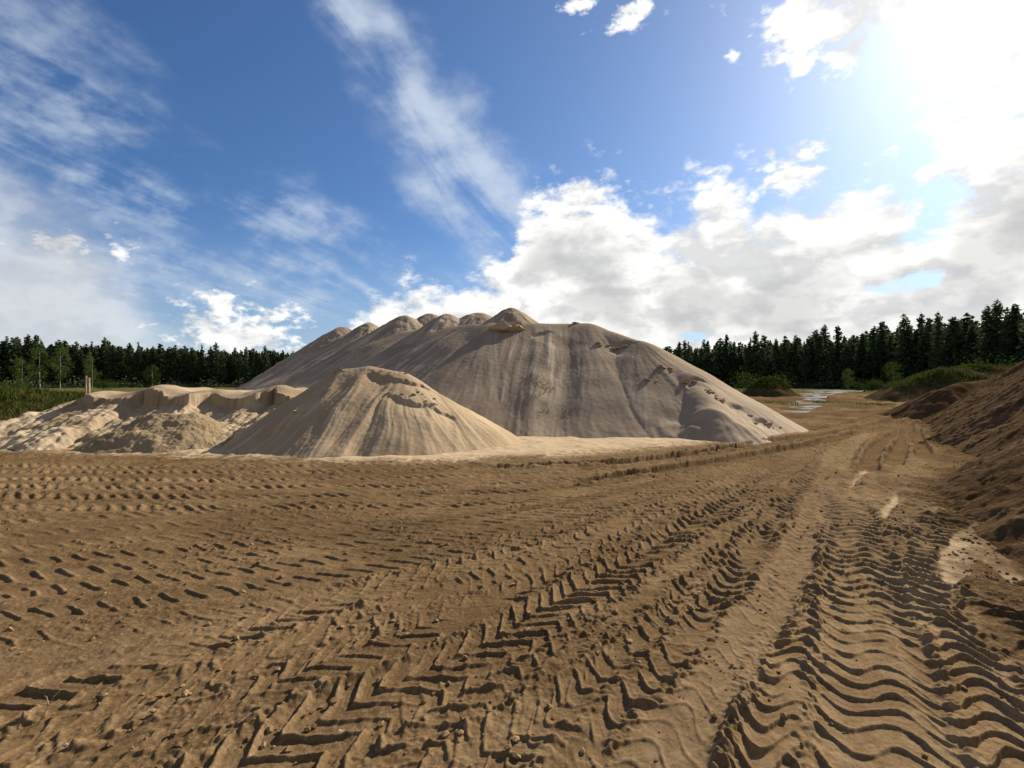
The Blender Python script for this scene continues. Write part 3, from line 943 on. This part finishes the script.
def pine_mesh(name, H, R, r, z0, tip, n_whorl=34):
    C = []
    for i in range(n_whorl):
        t = (i + r.uniform(-.3, .3)) / n_whorl
        t = min(max(t, 0), 1)
        z = H * (z0 + (1 - z0) * t)
        prof = (1 - t) ** tip * (.55 + .45 * min(1, t * 4 + .35))
        for j in range(r.randint(5, 9)):
            a = r.uniform(0, 6.28); L = R * prof * r.uniform(.5, 1.2) + .12
            nb = max(1, int(L * 4.2))
            for q in range(nb):
                f = (q + r.uniform(.2, 1)) / nb
                C.append((math.cos(a) * L * f + r.normal(0, .1), math.sin(a) * L * f + r.normal(0, .1), z + L * f * r.uniform(-.25, .25) + r.normal(0, .1)))
    C.append((0, 0, H)); C.append((0, 0, H - .3))
    V, Q = leaf_quads(np.array(C), .46, r)
    return np_mesh(name, V, Q, smooth=False)


def birch_mesh(name, H, R, r):
    C = []
    for b in range(26):
        z = H * r.uniform(.25, .98); t = (z / H - .25) / .75
        L = R * math.sin(math.pi * min(1, max(.08, (1 - t) * .85 + .1))) * r.uniform(.5, 1.05); a = r.uniform(0, 6.28)
        cx, cy = math.cos(a) * L, math.sin(a) * L
        for _ in range(70):
            p = r.normal(0, 1, 3) * [.5, .5, .75]
            C.append((cx + p[0], cy + p[1], z + p[2] - .3 * abs(p[2])))
    V, Q = leaf_quads(np.array(C), .24, r)
    return np_mesh(name, V, Q, smooth=False)


rt = np.random.RandomState(11)
KINDS = []
for i in range(9):
    H = rt.uniform(17, 20.5); spruce = i % 3 == 0
    tm = trunk_mesh('trunk', H, .2, rt, 12, .3, .92); tm.materials.append(M_BARK)
    cm = pine_mesh('crown', H, rt.uniform(2.7, 3.5), rt, .14 if spruce else rt.uniform(.24, .36), 1.0 if spruce else .62); cm.materials.append(M_PINE)
    KINDS.append((tm, cm))
BIRCH = []
for i in range(3):
    H = 13 + 2 * i
    tm = trunk_mesh('trunk', H, .14, rt, 12, .25, .9, 2.2); tm.materials.append(M_BBARK)
    cm = birch_mesh('crown', H, 3.6, rt); cm.materials.append(M_BIRCH)
    BIRCH.append((tm, cm))


def tree(name, tm, cm, x, y, sc, label, cat, group):
    z = float(macro(np.array([x], np.float32), np.array([y], np.float32))[0]) - .1
    e = empty(name, (x, y, z), rt.uniform(0, 6.28)); e.scale = (sc * rt.uniform(.9, 1.15),) * 2 + (sc,)
    link('trunk', tm, None, e); link('crown', cm, None, e)
    return tag(e, label, cat, group)


def forest_row(px0, px1, D0, D1, n, back, label, group, prob=1):
    for i in range(n):
        t = (i + rt.uniform(-.35, .35)) / (n - 1)
        px = px0 + (px1 - px0) * t; D = D0 + (D1 - D0) * t + back + rt.uniform(-2, 2)
        tm, cm = KINDS[rt.randint(len(KINDS))]
        tree('pine_tree', tm, cm, (px - 512) / F * D, D, rt.uniform(.82, 1.13) * (1.12 if px0 > 500 else 1.06), label, 'pine', group)


R_L = ['tall dark pine at the front edge of the right-hand forest', 'tall dark pine in the depth of the right-hand forest']
L_L = ['dark pine at the front edge of the left-hand forest', 'dark pine in the depth of the left-hand forest']
rows = 0
for b, (nr, nl) in enumerate(((46, 46), (40, 42), (34, 34))):
    forest_row(640, 1075, 262, 98, nr, b * 5.5, R_L[min(b, 1)], 'front pines of the right-hand forest' if b == 0 else 'inner pines of the right-hand forest')
    forest_row(-45, 312, 196, 280, nl, b * 5.5, L_L[min(b, 1)], 'front pines of the left-hand forest' if b == 0 else 'inner pines of the left-hand forest')
# birches and young trees that stand out in front of the pines
for px, D, k, sc, lab in ((22, 180, 0, .82, 'tall leafy birch in front of the pines at the left edge of the picture'), (40, 178, 1, .95, 'pale green birch standing left of the widest birch before the left-hand forest'),
                          (60, 178, 2, .86, 'widest and fullest birch in front of the left-hand forest'), (92, 186, 1, .8, 'birch before the left-hand forest just above the wooden posts'),
                          (152, 205, 0, .7, 'slim young birch above the dug sand bank before the left-hand forest'),
                          (893, 116, 0, .5, 'young light green birch in front of the right-hand forest, left of the grassy bank'), (848, 132, 0, .42, 'small thin birch in front of the right-hand forest near the pale ruts')):
    tm, cm = BIRCH[k]
    tree('birch_tree', tm, cm, (px - 512) / F * D, D, sc, lab, 'birch', 'birches in front of the forests')


def shrub(px, D, H, label):
    r = np.random.RandomState(int(px))
    C = []
    for b in range(9):
        c = r.normal(0, .45 * H, 3); c[2] = H * r.uniform(.25, .8)
        C += [tuple(c + r.normal(0, .2 * H, 3)) for _ in range(260)]
    V, Q = leaf_quads(np.array(C), .10 + .012 * H, r)
    x = (px - 512) / F * D
    e = empty('shrub', (x, D, float(macro(np.array([x], np.float32), np.array([D], np.float32))[0])))
    link('foliage', np_mesh('foliage', V, Q, smooth=False), M_BIRCH, e)
    tm = trunk_mesh('stem', H * .7, .05, r, 6, .2, .8, .8 * H); link('stem', tm, M_BARK, e)
    tag(e, label, 'shrub', 'shrubs along the forest edges')


shrub(103, 150, 3.2, 'bushy green shrub below the birch, behind the wooden posts')
shrub(8, 90, 2.4, 'leafy shrub at the left edge of the picture on the grassy rise')
shrub(758, 78, 3.4, 'green shrub growing on the small round mound by the pools')
shrub(1001, 62, 4.6, 'pale green shrub standing on the right end of the grassy bank')
shrub(872, 110, 2.5, 'low shrub before the right-hand forest between the birches')


def forest_mass():
    """the wood behind the edge rows, read as one mass"""
    r = np.random.RandomState(21)
    Vs, Qs, o = [], [], 0
    pos = []
    for (p0, p1, D0, D1) in ((640, 1200, 262, 52), (-160, 330, 160, 284)):
        for b in range(5):
            for i in range(150):
                t = r.rand(); D = D0 + (D1 - D0) * t + 10 + b * 5
                D = max(D, 100)
                pos.append(((p0 + (p1 - p0) * t - 512) / F * D, D))
    for x, y in pos:
        H = r.uniform(16, 20) * (1 if x < 0 else 1.05); n = 210
        t = r.rand(n) ** .8
        z = H * (.04 + .96 * t); rad = 2.8 * (1 - t) ** .7 * np.sqrt(r.rand(n)); a = r.uniform(0, 6.28, n)
        C = np.c_[x + np.cos(a) * rad, y + np.sin(a) * rad, z]
        V, Q = leaf_quads(C, .72, r)
        Vs.append(V); Qs.append(Q + o); o += len(V)
    return tag(link('forest', np_mesh('forest', np.vstack(Vs), np.vstack(Qs), smooth=False), M_PINE), kind='stuff')


forest_mass()


def undergrowth():
    r = np.random.RandomState(31)
    C = []
    for (p0, p1, D0, D1) in ((640, 1100, 256, 92), (-60, 320, 190, 276)):
        for i in range(14000):
            t = r.rand(); D = D0 + (D1 - D0) * t + r.uniform(-4, 16)
            x = (p0 + (p1 - p0) * t - 512) / F * D
            C.append((x, D, abs(r.normal(0, 1.5)) * (1 + .6 * math.sin(x * .5))))
    V, Q = leaf_quads(np.array(C), .6, r)
    return tag(link('undergrowth', np_mesh('undergrowth', V, Q, smooth=False), M_PINE), kind='stuff')


undergrowth()


# ------------------------------------------------------------------ sky, clouds, sun
def pxdir(px, py):
    u = (px - 512) / F; v = (HOR + 1 - py) / F
    return math.atan(u), math.atan(v / math.sqrt(1 + u * u))


def build_world():
    w = bpy.data.worlds.new('World'); SC.world = w; w.use_nodes = True
    nt = w.node_tree; g = G(nt)
    bg = nt.nodes['Background']
    w.cycles.sampling_method = 'MANUAL'; w.cycles.sample_map_resolution = 512
    sky = g.n('ShaderNodeTexSky', sky_type='NISHITA'); sky.sun_disc = False
    sky.sun_elevation = EL; sky.sun_rotation = AZ
    sky.air_density = 1.0; sky.dust_density = .6; sky.ozone_density = 2.5
    d = g.vm('NORMALIZE', g.n('ShaderNodeTexCoord').outputs['Generated'])
    sx = g.n('ShaderNodeSeparateXYZ'); g.put(sx.inputs[0], d)
    X, Y, Z = sx.outputs
    az = g.m('ARCTAN2', X, Y); el = g.m('ARCSINE', Z)
    cosang = g.m('MAXIMUM', g.vm('DOT_PRODUCT', d, tuple(SUN)), 0.0)
    dv = g.vm('MULTIPLY', d, (1, 1, 1.7))
    big = g.noise(dv, 3.2, 2, .5); mid = g.noise(dv, 7, 7, .56); fine = g.noise(dv, 18, 6, .6)
    lit = g.noise(g.vm('ADD', dv, (.035, .03, .045)), 7, 7, .56)        # same billows, sampled toward the sun
    lit2 = g.noise(g.vm('ADD', dv, (.014, .012, .018)), 18, 6, .6)
    pl = g.comb(g.m('DIVIDE', X, g.m('MAXIMUM', g.add(Z, .12), .05)), g.m('DIVIDE', Y, g.m('MAXIMUM', g.add(Z, .12), .05)), 0.0)

    def curve(pts, lo=-1.2, hi=1.2):
        nd = g.n('ShaderNodeFloatCurve')
        c = nd.mapping.curves[0]
        P = []
        for px, py in pts:
            a, e = pxdir(px, py); P.append(((a - lo) / (hi - lo), e))
        P.sort()
        c.points[0].location = P[0]; c.points[-1].location = P[-1]
        for p in P[1:-1]: c.points.new(*p)
        nd.mapping.update()
        g.put(nd.inputs['Value'], g.m('DIVIDE', g.sub(az, lo), hi - lo))
        return nd.outputs[0]

    def blob(px, py, rx, ry, rot=0.):
        a, e = pxdir(px, py); rx = rx * math.cos(a) ** 2; ry = ry * math.cos(a) * math.cos(e) ** 2
        cx, sx_ = math.cos(rot), math.sin(rot)
        da, de = g.sub(az, a), g.sub(el, e)
        p = g.m('DIVIDE', g.add(g.mul(da, cx), g.mul(de, sx_)), rx / F)
        q = g.m('DIVIDE', g.sub(g.mul(de, cx), g.mul(da, sx_)), ry / F)
        return g.sub(1.0, g.m('SQRT', g.add(g.mul(p, p), g.mul(q, q))))       # 1 centre, 0 rim

    def vor(vec, scale):
        nd = g.n('ShaderNodeTexVoronoi', feature='F1'); g.put(nd.inputs['Vector'], vec)
        nd.inputs['Scale'].default_value = scale; nd.inputs['Detail'].default_value = 1.5; nd.inputs['Roughness'].default_value = .5; nd.normalize = True
        return nd.outputs['Distance']
    wrp = g.n('ShaderNodeTexNoise'); g.put(wrp.inputs['Vector'], dv); wrp.inputs['Scale'].default_value = 9; wrp.inputs['Detail'].default_value = 4
    dw = g.vm('ADD', dv, g.vm('MULTIPLY', g.vm('SUBTRACT', wrp.outputs['Color'], (.5, .5, .5)), (.11, .11, .11)))
    puffy = vor(dw, 11); puffy2 = vor(g.vm('ADD', dw, (.022, .019, .03)), 11)
    micro = g.noise(dv, 48, 5, .6)
    # rounded heads: high at a billow's heart
    bl = g.sub(.36, puffy)
    n0 = g.sub(mid, .5)
    # cumulus bank on the right half
    top = curve([(-900, 384), (300, 384), (370, 300), (400, 285), (470, 283), (505, 270), (520, 225), (555, 190), (585, 184), (612, 195), (640, 215), (675, 215), (712, 188), (740, 185), (775, 204), (830, 196),
                 (870, 182), (900, 185), (925, 225), (960, 170), (1010, 130), (1100, 120), (2200, 140)])
    dep = g.sub(top, el)
    hole = g.ss(g.add(g.m('MAXIMUM', blob(885, 290, 70, 18, .2), blob(690, 335, 60, 12)), g.mul(n0, 5.0), g.mul(bl, -2.0), g.mul(g.sub(fine, .5), 2.5)), -.1, 1.3)
    dn = g.add(g.mul(hole, -1.35), g.mul(g.m('MINIMUM', dep, .14), 8.0), g.mul(n0, 2.0), g.mul(bl, 1.6), g.mul(g.sub(fine, .5), 1.2), g.mul(g.sub(micro, .5), .8))
    a_bank = g.ss(dn, -.1, .5)
    # low cloud at the left
    topl = curve([(-1500, 120), (-100, 130), (0, 148), (50, 175), (95, 240), (130, 285), (165, 318), (205, 338), (260, 350), (330, 384), (1500, 384)])
    depl = g.sub(topl, el)
    a_left = g.ss(g.add(g.mul(depl, 5.0), g.mul(n0, 1.6), g.mul(g.sub(big, .5), 1.2)), -.25, .9)
    # separate puffs
    puffs = [blob(790, 172, 46, 34), blob(240, 334, 80, 32), blob(222, 305, 14, 16), blob(628, 14, 30, 20), blob(582, 4, 16, 10), blob(645, 8, 14, 12), blob(862, 10, 120, 62), blob(845, 50, 40, 26), blob(50, 240, 66, 22), blob(975, 140, 90, 80), blob(820, 20, 60, 40)]
    pf = puffs[0]
    for p in puffs[1:]: pf = g.m('MAXIMUM', pf, p)
    a_puff = g.ss(g.add(g.mul(pf, 1.1), g.mul(n0, 2.5), g.mul(bl, 1.6), g.mul(g.sub(fine, .5), 3.0), g.mul(g.sub(micro, .5), 2.2)), .05, .9)
    # cirrus
    cv = g.vm('MULTIPLY', pl, (1.0, 1.0, 1.0))
    rotn = g.n('ShaderNodeVectorRotate', rotation_type='Z_AXIS'); g.put(rotn.inputs['Vector'], cv); rotn.inputs['Angle'].default_value = math.radians(-75)
    ci = g.noise(g.vm('MULTIPLY', rotn.outputs[0], (.7, 3.6, 1)), 1.5, 8, .56, .5)
    ci2 = g.noise(g.vm('MULTIPLY', rotn.outputs[0], (.9, 2.0, 1)), 1.1, 5, .55, .4)
    band = g.m('MAXIMUM', g.m('MAXIMUM', blob(352, 30, 110, 46, -.95), blob(425, 120, 150, 48, -.95)), blob(480, 200, 100, 62, -.9))
    veil = g.m('MAXIMUM', g.m('MAXIMUM', blob(40, 110, 150, 110, -.5), blob(280, 222, 110, 34, -.1)), g.m('MAXIMUM', blob(330, 285, 260, 62, 0), blob(120, 185, 120, 40, -.3)))
    a_ci = g.mul(g.ss(g.add(band, g.mul(n0, 2.2), g.mul(g.sub(ci2, .5), 1.0)), -.35, .85), g.ss(g.add(ci, g.mul(n0, .5), g.mul(g.sub(fine, .5), .35)), .28, .72), .85)
    a_ve = g.mul(g.ss(g.add(veil, g.mul(n0, 2.4), g.mul(g.sub(ci2, .5), 1.2)), -.3, 1.0), g.ss(g.add(ci, n0, g.mul(g.sub(fine, .5), .8)), .3, .8), .6)
    thin = g.m('MAXIMUM', a_ci, a_ve)
    haze = g.ss(el, .30, 0.0, 0, .45)
    # ---- cloud radiance: thin edges glow, thick hearts are grey, tops are brightest
    warm = g.m('POWER', cosang, 6.0)
    bill = g.m('ADD', g.m('MULTIPLY_ADD', g.sub(mid, lit), 5.0, .6), g.add(g.mul(g.sub(fine, lit2), 2.2), g.mul(g.sub(puffy2, puffy), 3.2)), clamp=True)
    thick = g.mul(g.ss(dep, .03, .12), g.ss(dep, .30, .19), g.ss(g.add(mid, g.mul(big, .8), g.mul(puffy, .35)), .86, 1.12))
    thickp = g.mul(g.ss(blob(48, 246, 60, 20), .1, .8), .55)
    thickr = g.mul(g.ss(g.add(blob(1040, 222, 60, 70), g.mul(n0, 3.2), g.mul(g.sub(big, .5), 1.5)), .0, .8), .9)
    shade = g.m('MAXIMUM', g.m('MAXIMUM', g.mul(thick, .68, g.sub(1.0, g.mul(.75, g.m('POWER', cosang, 14.0)))), thickp), g.mul(thickr, .7))
    white = g.mix(bill, CL_MID, CL_HI)
    cc = g.mix(shade, white, CL_GREY)
    cc = g.mix(g.mul(a_left, g.sub(1.0, a_bank), .75), cc, CL_LEFT)
    skyc = g.vm('MULTIPLY', sky.outputs[0], g.mix(g.m('POWER', cosang, 3.0), SKY_TINT, (.56, .65, .78)))
    c = g.mix(thin, skyc, CL_THIN)
    c = g.mix(haze, c, CL_HAZE)
    al = g.m('MAXIMUM', g.m('MAXIMUM', a_bank, g.mul(a_left, .9)), a_puff)
    c = g.mix(al, c, cc)
    # unseen cloud veil added behind the viewer to neutralise the blue fill light
    fill_veil = g.mul(g.ss(Y, .25, -.25), g.ss(g.add(big, g.mul(mid, .5)), .55, .85, .35, .9))
    c = g.mix(fill_veil, c, CL_FILL)
    # light scattered round the sun
    gl = g.add(g.mul(g.m('POWER', cosang, 28.0), GLOW[0]), g.mul(g.m('POWER', cosang, 140.0), GLOW[1]), g.mul(g.m('POWER', cosang, 900.0), GLOW[2]))
    gl = g.mul(gl, g.sub(1.0, g.mul(thickr, .8)))
    glc = g.vm('SCALE', (1.0, .99, .96)); nd = glc.node; g.put(nd.inputs['Scale'], gl)
    c = g.vm('ADD', c, glc)
    g.put(bg.inputs['Color'], c)
    bg.inputs['Strength'].default_value = .095


CL_HI = (7.8, 7.7, 7.4); CL_MID = (5.2, 5.22, 5.25); CL_GREY = (3.2, 3.25, 3.3); CL_LEFT = (3.8, 4.05, 4.45)
CL_THIN = (4.2, 4.8, 5.7); CL_HAZE = (3.8, 4.4, 5.3); CL_FILL = (2.2, 2.12, 2.0)
SKY_TINT = (.36, .52, .72)
GLOW = (.25, 1.3, 30.0)
build_world()

sun = bpy.data.lights.new('sun', 'SUN'); sun.energy = 5.0; sun.angle = math.radians(.5); sun.color = (1, .89, .73)
so = bpy.data.objects.new('sun', sun); COL.objects.link(so)
so.rotation_euler = Vector(SUN).to_track_quat('Z', 'Y').to_euler()

cam = bpy.data.cameras.new('camera'); cam.sensor_width = 36; cam.lens = 18; cam.clip_end = 6000; cam.clip_start = .05
co = bpy.data.objects.new('camera', cam); COL.objects.link(co)
co.location = (0, 0, CAMZ); co.rotation_euler = (math.radians(90), 0, 0)
SC.camera = co
vs = SC.view_settings
vs.view_transform = 'Standard'; vs.look = 'None'; vs.exposure = .65; vs.gamma = 1
SC.cycles.max_bounces = 5
SC.cycles.use_denoising = True
